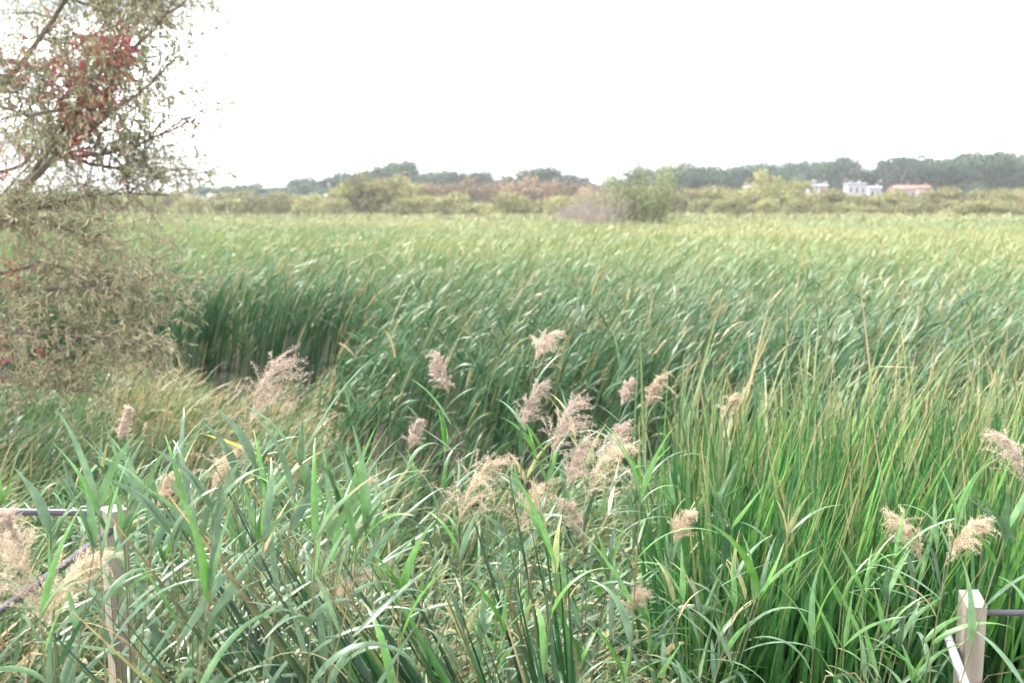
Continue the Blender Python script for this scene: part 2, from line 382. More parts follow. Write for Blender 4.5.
lab = 'upright green cattail plant with browned leaf tips in the fresh stand beside the slant-topped post'
grp = 'cattail plants in the fresh stand beside the slant-topped post'
protos = [cattail(random.randint(8, 11), 2.03, .16 + .05 * random.random(), lab, grp) for _ in range(9)]
pts = []; tries = 0
while len(pts) < 285 and tries < 20000:
    tries += 1
    y = 4.35 + 2.55 * rng.random(); x = rng.uniform(.7, min(5.2, y * .58 + .35))
    if not zone(np.array([x]), np.array([y]))[5][0]: continue
    if abs(x - 1.92) < .12 and abs(y - 4.3) < .25: continue
    if all((x - a) ** 2 + (y - b) ** 2 > .009 for a, b in pts): pts.append((x, y))
for k, (x, y) in enumerate(pts):
    c = protos[k] if k < len(protos) else copy_tree(protos[k % len(protos)])
    s = rng.uniform(.88, 1.1) - .05 * max(0, (5 - y))
    c.location = (x, y, 0); c.rotation_euler = (rng.normal(0, .03), .05 + rng.normal(0, .06), rng.uniform(-.6, .6)); c.scale = (1, 1, s)

# dark broad blades leaning across the lower middle
lab = 'dark broad-bladed cattail leaning over among the pale reeds in front'
grp = 'dark leaning cattails among the pale reeds'
protos = [cattail(random.randint(6, 8), 2.35, .12, lab, grp, dark=.40, spread=.22, wid=.030, azc=math.pi, azs=.3) for _ in range(4)]
spots = [(470, 3.3, -.32), (430, 3.1, -.42), (500, 3.7, -.22), (395, 3.2, -.40), (355, 3.4, -.35), (520, 3.5, -.12), (300, 3.3, -.3), (450, 3.9, -.25), (540, 3.9, .02), (410, 3.6, -.36), (480, 3.0, -.5), (330, 3.0, -.45), (380, 2.9, -.5), (560, 3.4, .1), (250, 3.8, -.25), (440, 2.8, -.55), (400, 2.75, -.6), (350, 2.85, -.62), (500, 3.1, -.3), (300, 3.0, -.5), (460, 3.5, -.45), (520, 3.2, -.2), (270, 3.2, -.45), (420, 3.4, -.5), (380, 3.7, -.4)]
for k, (px, Yd, ln) in enumerate(spots):
    c = protos[k] if k < len(protos) else copy_tree(protos[k % len(protos)])
    c.location = ((px + 75 - 512) / F * Yd - ln * .9, Yd, 0); c.rotation_euler = (rng.normal(0, .04), ln + rng.normal(0, .06), rng.normal(0, .25)); c.scale = (1, 1, rng.uniform(.88, 1.05) / math.cos(ln))

# ------------------------------------------------------------------ leafy reeds
def stem_curve(p0, p1, n=14):
    p0 = np.array(p0); p1 = np.array(p1); t = np.linspace(0, 1, n)[:, None]
    d = p1 - p0; d[2] = 0
    return p0 + (p1 - p0) * np.concatenate([t ** 1.5, t ** 1.5, t], 1)

def reed_foliage(m, P, z0, z1, n, flow=.2, L0=.38, wid=.028, rmean=.4, skip_top=False, flowstd=.9):
    """alternate blades along stem polyline P between fractions z0..z1"""
    f = np.linspace(z0, z1, n) + rng.normal(0, .012, n); f = np.clip(f, 0, 1)
    idx = f * (len(P) - 1); i0 = np.clip(idx.astype(int), 0, len(P) - 2); fr = (idx - i0)[:, None]
    base = P[i0] * (1 - fr) + P[i0 + 1] * fr
    azi = flow + (np.arange(n) % 2) * 2.6 + rng.normal(0, flowstd, n)
    t = np.linspace(0, 1, 10)[None, :]
    th0 = rng.uniform(.35, 1.05, n); bd = np.clip(rng.normal(1.15, .6, n), .05, 2.6)
    th0 = np.where(f > .9, th0 * .5, th0); bd = np.where(f > .93, bd * .6, bd)
    theta = th0[:, None] + bd[:, None] * t ** 1.4
    L = L0 * rng.uniform(.7, 1.15, n)
    roll = rng.normal(0, .3, n)[:, None] + rng.normal(0, .5, n)[:, None] * t
    rr = np.clip(rng.normal(rmean, .22, n), 0, .8)
    rr = np.minimum(rr, .76); rr = np.where(rng.random(n) < .035, rng.uniform(.9, 1, n), rr)
    tipa = np.where(rng.random(n) < .3, rng.uniform(.4, 1.2, n), 0)
    azc = rng.normal(0, .25, n)[:, None] * t
    strips(m, base, L, wid * rng.uniform(.7, 1.2, n), azi, theta, roll, prof_reed, rr, tipa, .3, az_curve=azc)

def plume(m, ax, p, L, azi, nod, spread, seed, droop=1.):
    """feathery panicle starting at p; its axis nods towards azi"""
    g_ = np.random.default_rng(seed)
    S = 14; t = np.linspace(0, 1, S)
    th = .12 + nod * .75 * t ** 1.3
    d = np.stack([np.sin(th) * math.cos(azi), np.sin(th) * math.sin(azi), np.cos(th)], -1)
    P = np.array(p) + np.cumsum(d * (L / S), 0) - d[0] * (L / S)
    tube(ax, P, np.linspace(.0016, .0006, S), 4, .5)
    nb = 60
    f = np.sort(g_.random(nb)) ** .8; i0 = np.clip((f * (S - 1)).astype(int), 0, S - 1)
    B0 = P[i0]; ba = azi + g_.normal(0, .95, nb); bL = L * (.34 + .40 * (1 - f)) * g_.uniform(.6, 1.15, nb) * spread
    K = 12; tt = np.linspace(0, 1, K)[None, :]
    b0 = .35 + g_.uniform(0, .6, nb) + th[i0] * .5
    bth = b0[:, None] + (g_.uniform(.3, 1.15, nb) * droop)[:, None] * tt ** 1.5
    strips(ax, B0, bL, np.full(nb, .0013), ba, bth, np.zeros(nb), lambda q: np.ones_like(q), np.full(nb, .4), np.zeros(nb))
    st = (bL / (K - 1))[:, None]
    c = np.zeros((nb, K, 3)); c[:, 1:, 0] = np.cumsum((np.sin(bth) * np.cos(ba)[:, None] * st)[:, :-1], 1); c[:, 1:, 1] = np.cumsum((np.sin(bth) * np.sin(ba)[:, None] * st)[:, :-1], 1)
    c[:, 1:, 2] = np.cumsum((np.cos(bth) * st)[:, :-1], 1); c += B0[:, None]
    rep = 6
    Q = np.repeat(c[:, 1:].reshape(-1, 3), rep, 0); n = len(Q); Q = Q + g_.normal(0, .003, (n, 3))
    ta = np.repeat(np.repeat(ba, K - 1), rep) + g_.normal(0, .8, n)
    tth = np.repeat(bth[:, 1:].reshape(-1), rep) + g_.normal(0, .55, n)
    t3 = np.linspace(0, 1, 3)[None, :]
    strips(m, Q, g_.uniform(.008, .018, n), g_.uniform(.0012, .0026, n), ta, tth[:, None] + .2 * t3, g_.uniform(-1.5, 1.5, n), prof_leaf, g_.random(n), np.zeros(n))

# px, py of the plume's heart, length in px, distance, material, spread, nod azimuth (0 = to the right), nod, base shift, label
PL = [
 (268, 402, 66, 4.3, 'pink', 1.25, .0, .8, -.05, 'tall pinkish plume spreading wide like a fan, well apart from the central cluster'),
 (226, 476, 58, 4.0, 'tan', .9, .2, 1.3, .25, 'shaggy tan plume hanging beside the long yellow leaf'),
 (128, 428, 32, 5.2, 'pink', .5, .3, .5, .0, 'narrow closed pink plume alone before the willow'),
 (438, 378, 36, 5.0, 'pink', .8, 2.9, .5, .22, 'small two-tufted pink plume with a pale leaf curling over its tip'),
 (417, 438, 28, 5.2, 'pink', .7, .2, .6, -.1, 'short dusky pink plume on a thin dark stem in the gap beside the dark blades'),
 (545, 352, 40, 4.9, 'pink', .85, .0, 1.2, -.06, 'highest brownish pink plume, nodding against the wind-swept reeds'),
 (534, 410, 44, 4.7, 'pink', .7, .1, .9, .12, 'upright brownish pink plume just below the highest one'),
 (566, 436, 54, 4.3, 'pink', 1.1, .3, .8, -.10, 'full pinkish plume at the top of the central cluster'),
 (478, 500, 70, 3.9, 'tan', 1.15, .1, 1.0, .2, 'large golden plume fanned downward at the near edge of the central cluster'),
 (577, 470, 44, 4.4, 'pink', .9, .6, .8, -.05, 'dense pink plume in the middle of the central cluster'),
 (604, 482, 66, 4.1, 'tan', 1.1, .0, 1.1, .12, 'large loose tan plume drooping at the far side of the central cluster'),
 (617, 446, 38, 4.6, 'pink', .8, -.2, .9, .2, 'small pink plume peeking over the loose tan one'),
 (628, 395, 24, 5.8, 'pink', .7, .3, .8, .0, 'tiny faded pink plume, the fainter of two before the fresh cattails'),
 (656, 394, 30, 5.6, 'tan', .7, .2, .9, .05, 'small tan plume, the larger of two before the fresh cattails'),
 (534, 512, 50, 4.5, 'tan', 1.0, .2, 1.0, -.1, 'pale tan plume half hidden beneath the central cluster'),
 (576, 528, 42, 4.4, 'pink', 1.0, 2.8, .9, .1, 'low brown-pink plume under the central cluster'),
 (634, 602, 28, 4.1, 'tan', .9, .1, 1.9, -.62, 'small brown plume bowed over at the end of a slanting stem'),
 (682, 530, 32, 4.5, 'tan', .8, .4, 1.3, .0, 'small tan plume hanging low among dark stems past the central cluster'),
 (344, 600, 56, 3.9, 'tan', 1.0, .3, 1.3, .1, 'dull tan plume sunk deep between the dark leaning blades'),
 (24, 588, 96, 2.75, 'tan', 1.1, 3.0, 1.3, .15, 'big blurred tan plume close by, in front of the black rail'),
 (74, 588, 72, 3.2, 'tan', 1.0, .3, 1.5, .1, 'loose tan plume hanging between the close blurred plume and the corner post'),
 (10, 535, 40, 3.6, 'pink', .8, 2.8, .8, .1, 'faint pink plume at the black rail above the close blurred plume'),
 (1010, 462, 48, 4.4, 'pink', 1.0, 2.9, 1.0, .05, 'pinkish plume leaning in high above the slant-topped post'),
 (908, 542, 50, 4.2, 'tan', 1.0, 2.8, 1.2, .0, 'tan plume caught among cattail blades up and aside from the slant-topped post'),
 (962, 545, 54, 4.1, 'tan', .9, .0, 1.4, .0, 'pale whitish plume hanging right above the slant-topped post'),
 (730, 410, 26, 6.2, 'tan', .8, .2, .9, .0, 'faint buff plume sunk among the fresh cattails'),
 (168, 492, 36, 4.4, 'tan', .8, .2, 1.0, .1, 'faded tan plume half lost in pale leaves below the willow'),
 (366, 502, 34, 4.8, 'pink', .8, .3, .8, .1, 'faint pink plume sunk behind bright green blades'),
]
for k, (px, py, sz, Yd, mt, spread, naz, nod, bs, label) in enumerate(PL):
    L = sz * 1.22 / F * Yd
    heart = at(px, py, Yd)
    p = np.array(heart) - np.array([math.cos(naz) * L * .25, math.sin(naz) * L * .2, L * .35])
    b = np.array([p[0] + bs - .12, Yd + rng.uniform(-.08, .15), 0.])
    if b[0] < -1.6 and Yd < 4.5: b[0] = -1.6
    b[1] = max(b[1], 2.5)
    root = thing('plumed_reed', label, 'reed', tuple(b), group='plumed reeds rising from the leafy bank')
    P = stem_curve((0, 0, 0), p - b, 18)
    s = MB(); tube(s, P, np.linspace(.0045, .0018, 18), 5, rng.random()); s.build('stem', M['stem'], root)
    f = MB(); reed_foliage(f, P, .42, .93, 9, flow=.1, rmean=.35); f.build('foliage', M['reed'], root)
    a = MB(); pm = MB(); plume(pm, a, P[-1], L, naz, nod, spread, 100 + k, droop=1.1)
    po = pm.build('plume', M['plume_' + mt], root); a.build('stalk', M['plume_' + mt], po)
    if k == 1:   # the long yellow leaf beside it
        y_ = MB(); q = np.array(at(203, 434, 4.0)) - b
        strips(y_, q[None], np.array([.34]), np.array([.018]), np.array([0.]), (1.85 + .25 * np.linspace(0, 1, 9))[None], np.zeros((1, 9)) + .5, prof_leaf, np.array([.5]), np.array([0.]), .2)
        y_.build('yellow_leaf', M['yellow'], root)

def leafy_reed(label, grp, H, n, rmean, flow, name='leafy_reed'):
    root = thing(name, label, 'reed', group=grp)
    P = stem_curve((0, 0, 0), (rng.uniform(.05, .3), rng.uniform(-.08, .08), H), 16)
    s = MB(); tube(s, P, np.linspace(.0045, .0022, 16), 5, rng.random()); s.build('stem', M['stem'], root)
    f = MB(); reed_foliage(f, P, .35, 1.0, n, flow=flow, rmean=rmean)
    reed_foliage(f, P, .99, 1., 2, flow=flow, rmean=rmean + .2, L0=.3)
    f.build('foliage', M['reed'], root)
    return root

def place_reeds(protos, count, px_range, Y_range, top_py, jit, yaw=.5, xmin=-1.6):
    k = 0
    for _ in range(count):
        Yd = rng.uniform(*Y_range); px = rng.uniform(*px_range)
        x = (px - 512) / F * Yd
        if Yd < 4.6 and not (xmin < x < 1.8): continue
        if 215 < px < 450 and Yd < 3.7 and rng.random() < .75: continue
        if 85 < px < 140 and Yd < 4.25 and rng.random() < .3: continue
        if 945 < px < 1000 and Yd < 4.3 and rng.random() < .5: continue
        c = protos[k] if k < len(protos) else copy_tree(protos[k % len(protos)]); k += 1
        tp = np.interp(px, [a for a, b in top_py], [b for a, b in top_py]) + rng.normal(0, jit) + abs(rng.normal(0, jit))
        z = at(px, tp, Yd).z - .24
        c.location = (x - .1, Yd, 0); c.scale = (1, 1, max(.35, z / 2.3)) if z < 2.6 else (1, 1, 0.99)
        s = c.scale[2]; c.scale = (min(1, s ** .5), min(1, s ** .5), s)
        c.rotation_euler = (rng.normal(0, .04), rng.normal(.04, .08), rng.normal(0, yaw))
top_all = [(-50, 470), (0, 470), (100, 430), (200, 425), (300, 445), (400, 430), (450, 385), (520, 400), (600, 430), (680, 440), (760, 500), (900, 500), (1024, 480)]
lab = 'pale blue-green leafy reed without plume on the bank between corner post and dark leaning blades'
grp = 'pale leafy reeds on the near bank'
pr = [leafy_reed(lab, grp, 2.3, random.randint(10, 13), .45, .1) for _ in range(8)]
place_reeds(pr, 88, (-20, 400), (2.7, 4.6), top_all, 22)
lab = 'green leafy reed without plume around the stems of the central plume cluster'
grp = 'leafy reeds around the central plume cluster'
pr = [leafy_reed(lab, grp, 2.3, random.randint(9, 12), .42, .2) for _ in range(8)]
place_reeds(pr, 52, (390, 760), (3.3, 4.9), [(390, 520), (440, 560), (480, 570), (600, 560), (660, 520), (690, 470), (760, 520)], 30)
place_reeds(pr, 24, (400, 700), (4.6, 5.4), [(390, 450), (450, 400), (520, 415), (600, 440), (700, 450)], 15)
lab = 'short leafy reed in the low growth just beyond the corner post'
grp = 'short leafy reeds beyond the corner post'
pr = [leafy_reed(lab, grp, 2.3, random.randint(8, 10), .35, .2) for _ in range(6)]
place_reeds(pr, 55, (-80, 420), (4.7, 7.2), [(-80, 470), (0, 460), (100, 440), (300, 455), (420, 450)], 15)
lab = 'leafy reed with bleached curling leaves beside the slant-topped post'
grp = 'leafy reeds beside the slant-topped post'
pr = [leafy_reed(lab, grp, 2.3, random.randint(8, 10), .5, 2.6) for _ in range(3)]
place_reeds(pr, 26, (850, 1080), (3.3, 4.25), [(850, 560), (900, 500), (960, 450), (1080, 470)], 40, xmin=.5)

# bright, single young shoots that stand out in front
for (px, py, Yd, label) in [(303, 560 - 20, 3.5, 'slim young shoot with a lime leaf before the dark leaning blades'),
                            (663, 500, 3.5, 'tall pale young shoot with a lime top before the dark stems'),
                            (560, 560, 3.4, 'slim young shoot with arching pale leaves below the central plume cluster'),
                            (420, 600, 3.0, 'young shoot with one broad whitish leaf bowed over, close in front')]:
    z = at(px, py, Yd).z; root = leafy_reed(label, None, z, 8, .60, .3, 'young_shoot'); root.location = (at(px, py, Yd).x - .15, Yd, 0)
    for c in root.children: pass

# ------------------------------------------------------------------ walkway, posts and rails
def post(name, parent, x, y, z0, z1, rot, slant, mat='wood'):
    m = MB(); s = .045
    c = np.array([(-s, -s), (s, -s), (s, s), (-s, s)]) @ np.array([[math.cos(rot), math.sin(rot)], [-math.sin(rot), math.cos(rot)]])
    up = np.array([z1 - slant, z1 - slant, z1, z1])
    v = np.concatenate([np.c_[c, np.full(4, z0)], np.c_[c, up]]) + np.array([x, y, 0])
    m.add(v, [(0, 1, 5, 4), (1, 2, 6, 5), (2, 3, 7, 6), (3, 0, 4, 7)], np.full(8, .5), np.zeros(8))
    o = m.build(name, M[mat], parent, smooth=False)
    t_ = MB(); vv = v[4:]; t_.add(vv + np.array([0, 0, .001]), [(0, 1, 2, 3)], np.full(4, .5), np.zeros(4))
    t_.build('sawn_top', M['endgrain'], o, smooth=False)
    bv = o.modifiers.new('bevel', 'BEVEL'); bv.width = .004; bv.segments = 2
    return o
def rail(parent, a, b, rad, mat='pipe'):
    m = MB(); tube(m, curve_pts(a, b, (0, 0, -.004), 9), rad, 12); c = m.build('rail', M[mat], parent)
    # closed pipe end
    return c

r1 = thing('post_and_rail_fence', 'weathered square corner post with two black pipe rails among pale reeds', 'fence', (at(113, 510, 4.2).x, 4.2, 0))
post('post', r1, 0, 0, 0, at(113, 508, 4.2).z, .75, .006)
post('post', r1, -2.9, .1, 0, 2.0, .1, .006)
post('post', r1, -.14, -2.5, 0, 2.0, .1, .006)
rail(r1, (-2.9, .05, 1.98), (-.045, -.01, 1.965), .0155)
rail(r1, (-.14, -2.5, 1.9), (.005, -.045, 1.895), .0155)
r2 = thing('post_and_rail_fence', 'slant-topped square post with a dark rail and a pale overexposed rail beside tall cattails', 'fence', (at(973, 600, 4.2).x, 4.2, 0))
post('post', r2, 0, 0, 0, at(973, 594, 4.2).z, .04, .045)
post('post', r2, -.17, -2.2, 0, 1.5, .1, .006)
post('post', r2, 2.6, .05, 0, 1.7, .1, .006)
rail(r2, (.045, .01, 1.50), (2.6, .05, 1.47), .014)
ra, rb = at(947, 634, 4.32), at(967, 688, 3.75); off = Vector((at(973, 600, 4.2).x, 4.2, 0)); rail(r2, ra - off, (ra - off) + (rb - ra) * 2.4, .019, 'palepipe')

bw = thing('boardwalk', 'weathered timber boardwalk showing under the reeds in the corner', 'boardwalk', (0, 0, 0))
dk = MB()
for k in range(60):
    y0 = -3.2 + k * .145
    x0, x1 = ((-6, 6) if y0 < 1.4 else (-6, -1.9))
    if y0 > 4.3: break
    box(dk, ((x0 + x1) / 2, y0 + .07, 1.02), (x1 - x0, .138, .035))
dk.build('deck', M['wood'], bw, smooth=False)
dk = MB()
for k in range(32):
    y0 = 1.45 + k * .145
    if y0 > 4.2: break
    box(dk, (4.0, y0 + .07, .95), (3.9, .138, .035))
dk.build('deck', M['wood'], bw, smooth=False)
for (x, y, zt) in [(-5.8, 4.1, 0.99), (-1.95, 4.1, 0.99), (-1.95, 1.2, 0.99), (-5.8, 1.2, 0.99), (5.8, 1.2, 0.99), (2.15, 4.1, .92), (5.8, 4.1, .92), (0, 1.2, 0.99), (0, -3, 0.99), (-5.8, -3, 0.99), (5.8, -3, 0.99)]:
    m = MB(); box(m, (x, y, zt / 2), (.12, .12, zt)); m.build('pile', M['wood'], bw, smooth=False)

# ------------------------------------------------------------------ willow tree with creeper
WB = np.array([-8.0, 12.6, 0.])
wt = thing('willow_tree', 'sparse grey-green willow with leaning limbs and drooping olive lower branches beside the marsh', 'tree', tuple(WB))
def px3(px, py, Yd): return np.array(at(px, py, Yd))
trunk = np.array([WB, [-7.7, 12.5, .8], [-7.3, 12.3, 1.7], [-6.9, 12.1, 2.5], px3(-5, 222, 12.0)])
m = MB(); tube(m, trunk - WB, [.26, .22, .19, .16, .11], 10); m.build('trunk', M['bark'], wt)
limb_px = [
 ([(-5, 222), (22, 196), (48, 170), (60, 155), (95, 128), (140, 95), (185, 55)], 12.0, .085, 12.4),
 ([(-5, 222), (-30, 150), (-10, 105), (30, 50), (60, 5), (90, -60), (110, -140)], 12.0, .09, 11.6),
 ([(-60, 260), (-90, 120), (-80, 0), (-60, -120), (-40, -240)], 12.2, .12, 12.6),
 ([(-5, 222), (-120, 150), (-200, 60), (-260, -60)], 12.3, .1, 13.0),
 ([(10, 205), (45, 150), (90, 90), (120, 30), (150, -50)], 12.0, .05, 12.8),
 ([(-40, 300), (20, 292), (80, 288), (130, 284), (165, 275)], 11.8, .05, 11.2),
 ([(-40, 270), (0, 226), (50, 226), (90, 240), (130, 262)], 12.0, .045, 11.7),
 ([(-60, 330), (0, 335), (60, 330), (120, 345), (160, 372)], 11.8, .05, 11.0),
 ([(-40, 250), (30, 212), (80, 200), (130, 196), (170, 200)], 12.0, .045, 12.3),
 ([(-70, 300), (-20, 370), (40, 385), (100, 392)], 11.8, .045, 11.2),
 ([(-40, 280), (40, 260), (95, 275), (130, 320), (148, 365)], 11.8, .04, 11.3),
 ([(60, 155), (110, 150), (160, 130), (198, 110)], 12.1, .04, 12.4), ([(60, 155), (120, 170), (175, 185)], 12.2, .035, 12.6), ([(95, 128), (120, 60), (160, 10), (205, -30)], 12.0, .04, 11.6), ([(-10, 105), (30, 110), (70, 100), (115, 105)], 11.7, .035, 11.5), ([(0, 60), (40, 70), (90, 40), (130, 20)], 12.6, .04, 13.0), ([(40, -10), (90, 10), (140, 0), (190, 20)], 12.2, .035, 12.4), ([(-20, 180), (30, 160), (60, 110), (100, 60)], 12.7, .035, 12.9),
 ([(-100, 300), (-200, 290), (-300, 300)], 12.2, .07, 12.8),
 ([(-80, 200), (-150, 180), (-250, 170)], 12.2, .07, 12.8),
]
crown_up, crown_lo = MB(), MB(); twm = MB(); limbs = []
def resample(P, n):
    P = np.asarray(P); d = np.r_[0, np.cumsum(np.linalg.norm(np.diff(P, axis=0), axis=1))]
    return np.stack([np.interp(np.linspace(0, d[-1], n), d, P[:, k]) for k in range(3)], 1), d[-1]
leafB = {'up': [], 'lo': []}; leafA = {'up': [], 'lo': []}; leafT = {'up': [], 'lo': []}
for li, (pp, Y0, rad, Y1) in enumerate(limb_px):
    P = np.array([px3(a, b, Y0 + (Y1 - Y0) * k / (len(pp) - 1)) for k, (a, b) in enumerate(pp)])
    P, Ln = resample(P, 18); P[1:] += np.cumsum(rng.normal(0, .012, (17, 3)), 0)
    m = MB(); tube(m, P - WB, np.linspace(rad * .62, .008, 18), 8); m.build('limb', M['bark'], wt)
    lower = li in (5, 6, 7, 9, 10)
    key = 'lo' if lower else 'up'
    limbs.append(P)
    nbr = int(Ln * (13.5 if lower else 17))
    for b in range(nbr):
        f = rng.uniform(.22, 1); i0 = int(f * 17); p = P[i0]
        out_ = np.array([rng.normal(.42, .8), rng.normal(0, .8), rng.normal(.25, .55) if not lower else rng.normal(-.02, .45)])
        out_ /= np.linalg.norm(out_) + 1e-6
        bl = rng.uniform(.35, 1.0) if not lower else rng.uniform(.3, .85)
        q, _ = resample(curve_pts(p, p + out_ * bl, (0, 0, .08), 6, .015), 8)
        if q[-1][0] > (-3.35 if not lower else -3.75): 
            if rng.random() < .75: continue
        tube(twm, q - WB, np.linspace(.008, .003, 8), 4, .5)
        for tw in range(rng.integers(5, 9)):
            s = q[rng.integers(2, 8)]; tl = rng.uniform(.18, .5)
            d = out_ * .6 + rng.normal(0, .6, 3); d /= np.linalg.norm(d)
            tp = curve_pts(s, s + d * tl + np.array([0, 0, -.12 * tl]), (0, 0, .04), 7)
            tube(twm, tp - WB, np.linspace(.0035, .0015, 7), 3, .5)
            nl = rng.integers(7, 13) if not lower else rng.integers(8, 14)
            for _ in range(nl):
                k = rng.uniform(.1, 1) * 6; k0 = min(int(k), 5); lp = tp[k0] + (tp[k0 + 1] - tp[k0]) * (k - k0)
                leafB[key].append(lp); leafA[key].append(math.atan2(d[1], d[0]) + rng.normal(0, .9)); leafT[key].append(math.acos(max(-1, min(1, d[2]))) + rng.normal(.25, .5))
for key in ('up', 'lo'):
    B = np.array(leafB[key]) - WB; n = len(B); m = MB(); t = np.linspace(0, 1, 4)[None, :]
    th = np.array(leafT[key])[:, None] + .5 * t
    rr = np.clip(rng.normal(.52 if key == 'up' else .72, .30, n), 0, 1)
    strips(m, B, rng.uniform(.055, .115, n), rng.uniform(.012, .020, n), np.array(leafA[key]), th, rng.uniform(-1.5, 1.5, n), prof_leaf, rr, np.zeros(n))
    m.build('crown', M['willow'], wt)
twm.build('twig_mass', M['bark'], wt)

cr = thing('creeper_vine', 'red and orange autumn creeper climbing through the willow limbs', 'creeper', (-6.9, 11.7, 0))
CB = np.array([-6.9, 11.7, 0.])
m = MB(); lm = MB()
blobs = [(5, 60, 16, 18, 40), (8, 75, 12, 14, 30), (48, 62, 14, 10, 50), (60, 75, 16, 12, 60), (95, 50, 16, 16, 110), (118, 48, 14, 18, 120), (124, 62, 10, 14, 60), (72, 95, 16, 14, 90), (85, 75, 12, 10, 60),
         (80, 125, 10, 18, 80), (92, 112, 12, 12, 60), (100, 98, 10, 8, 40), (75, 152, 8, 12, 40), (5, 150, 12, 20, 30), (2, 170, 6, 8, 20), (12, 262, 14, 14, 50), (8, 280, 14, 10, 40),
         (2, 352, 8, 14, 50), (33, 345, 12, 14, 36), (18, 310, 14, 10, 20), (-30, 100, 30, 30, 60), (-40, 280, 30, 30, 60), (95, 200, 20, 20, 10), (40, 20, 20, 10, 14), (110, 80, 20, 26, 40)]
vine = [px3(*q) for q in [(-60, 420, 11.6), (-50, 330, 11.5), (-10, 270, 11.4), (0, 200, 11.5), (40, 150, 11.4), (75, 110, 11.4), (100, 70, 11.4), (122, 40, 11.4)]]
vp, _ = resample(vine, 30); tube(m, vp + rng.normal(0, .015, vp.shape) - CB, np.linspace(.014, .004, 30), 5); m.build('stem', M['bark'], cr)
Bs, rs = [], []
for (cx_, cy_, sx, sy, n) in blobs:
    for _ in range(int(n * .6)):
        q = px3(cx_ + rng.normal(0, sx * .85), cy_ + rng.normal(0, sy * .8), 11.55 + rng.normal(0, .2)); Bs.append(q)
        rs.append(np.clip(rng.normal(.42 if cy_ < 200 else .55, .3), 0, 1))
Bs = np.array(Bs) - CB; n = len(Bs)
for k in range(3):
    strips(lm, Bs, rng.uniform(.04, .085, n), rng.uniform(.02, .036, n), rng.uniform(0, 6.3, n), rng.uniform(.9, 2.6, n)[:, None] + .3 * np.linspace(0, 1, 4)[None], rng.uniform(-1, 1, n), prof_leaf, np.array(rs), np.zeros(n))
lm.build('foliage', M['creeper'], cr)

# ------------------------------------------------------------------ distant trees and shrubs
def crown_mesh(name, mat, seed, w=.42, z0=.25, lobes=16, faces=2200, fs=.040, ztop=1.0):
    g_ = np.random.default_rng(seed); m = MB()
    lc = []; 
    for _ in range(lobes):
        a = g_.uniform(0, 6.28); rr = math.sqrt(g_.random()) * w * .72; zz = g_.uniform(z0 + .12, ztop - .13)
        rr *= math.sqrt(max(.15, 1 - ((zz - (z0 + ztop) / 2 + .05) / ((ztop - z0) / 1.75)) ** 2))
        lc.append((rr * math.cos(a), rr * math.sin(a), zz, g_.uniform(.10, .20) * (w / .42)))
    lc = np.array(lc); k = g_.integers(0, lobes, faces)
    d = g_.normal(0, 1, (faces, 3)); d[:, 2] = np.abs(d[:, 2]) * .9 - .25; d /= np.linalg.norm(d, axis=1)[:, None]
    c = lc[k, :3] + d * lc[k, 3][:, None] * g_.uniform(.55, 1.12, faces)[:, None] * np.array([1, 1, .8])
    azi = np.arctan2(d[:, 1], d[:, 0]) + g_.normal(0, .8, faces)
    th = np.clip(np.arccos(d[:, 2]) + 1.2 + g_.normal(0, .5, faces), .2, 3)
    n = faces
    strips(m, c, g_.uniform(.6, 1.4, n) * fs, g_.uniform(.6, 1.2, n) * fs, azi, np.repeat(th[:, None], 3, 1), g_.normal(0, .7, n), prof_leaf, np.clip(g_.normal(.5, .22, n) , 0, 1), np.zeros(n))
    me = m.mesh(name, mat); return me
def trunk_mesh(name, seed, top=.7, stems=1, rad=.025, mat='bark', spread=.1):
    g_ = np.random.default_rng(seed); m = MB()
    for s in range(stems):
        a = g_.uniform(0, 6.28); e = np.array([math.cos(a) * spread, math.sin(a) * spread, top * g_.uniform(.7, 1)])
        tube(m, curve_pts((0, 0, -.02), e, g_.normal(0, .02, 3), 7), np.linspace(rad, rad * .3, 7), 6)
    for s in range(6):
        z = g_.uniform(.25, .6); a = g_.uniform(0, 6.28)
        tube(m, curve_pts((0, 0, z), (math.cos(a) * .25, math.sin(a) * .25, z + .22), (0, 0, .03), 5), np.linspace(rad * .5, rad * .15, 5), 4)
    return m.mesh(name, M[mat])
def plant_kind(kind, matk, n, seed, **kw):
    tk = kw.pop('tk', {})
    return [(crown_mesh('crown', M[matk], seed + i, **kw), trunk_mesh('trunk', seed + 50 + i, **tk)) for i in range(n)]
K = {
 'ridge': plant_kind('ridge', 'ridge', 6, 300, faces=3200, fs=.05, w=.50, z0=-.12, lobes=18),
 'thin': plant_kind('thin', 'ridge', 2, 340, faces=700, fs=.032, w=.30, z0=.4, lobes=12),
 'olive': plant_kind('olive', 'olive', 5, 400, faces=2000, fs=.055, w=.55, z0=-.05, lobes=18, tk=dict(stems=4, rad=.018, spread=.2)),
 'russet': plant_kind('russet', 'russet', 4, 500, faces=1700, fs=.050, w=.5, z0=-.05, lobes=18, tk=dict(stems=5, rad=.018, spread=.2)),
 'lime': plant_kind('lime', 'lime', 3, 600, faces=1600, fs=.060, w=.6, z0=-.1, lobes=12, tk=dict(stems=3, rad=.015, spread=.2)),
}
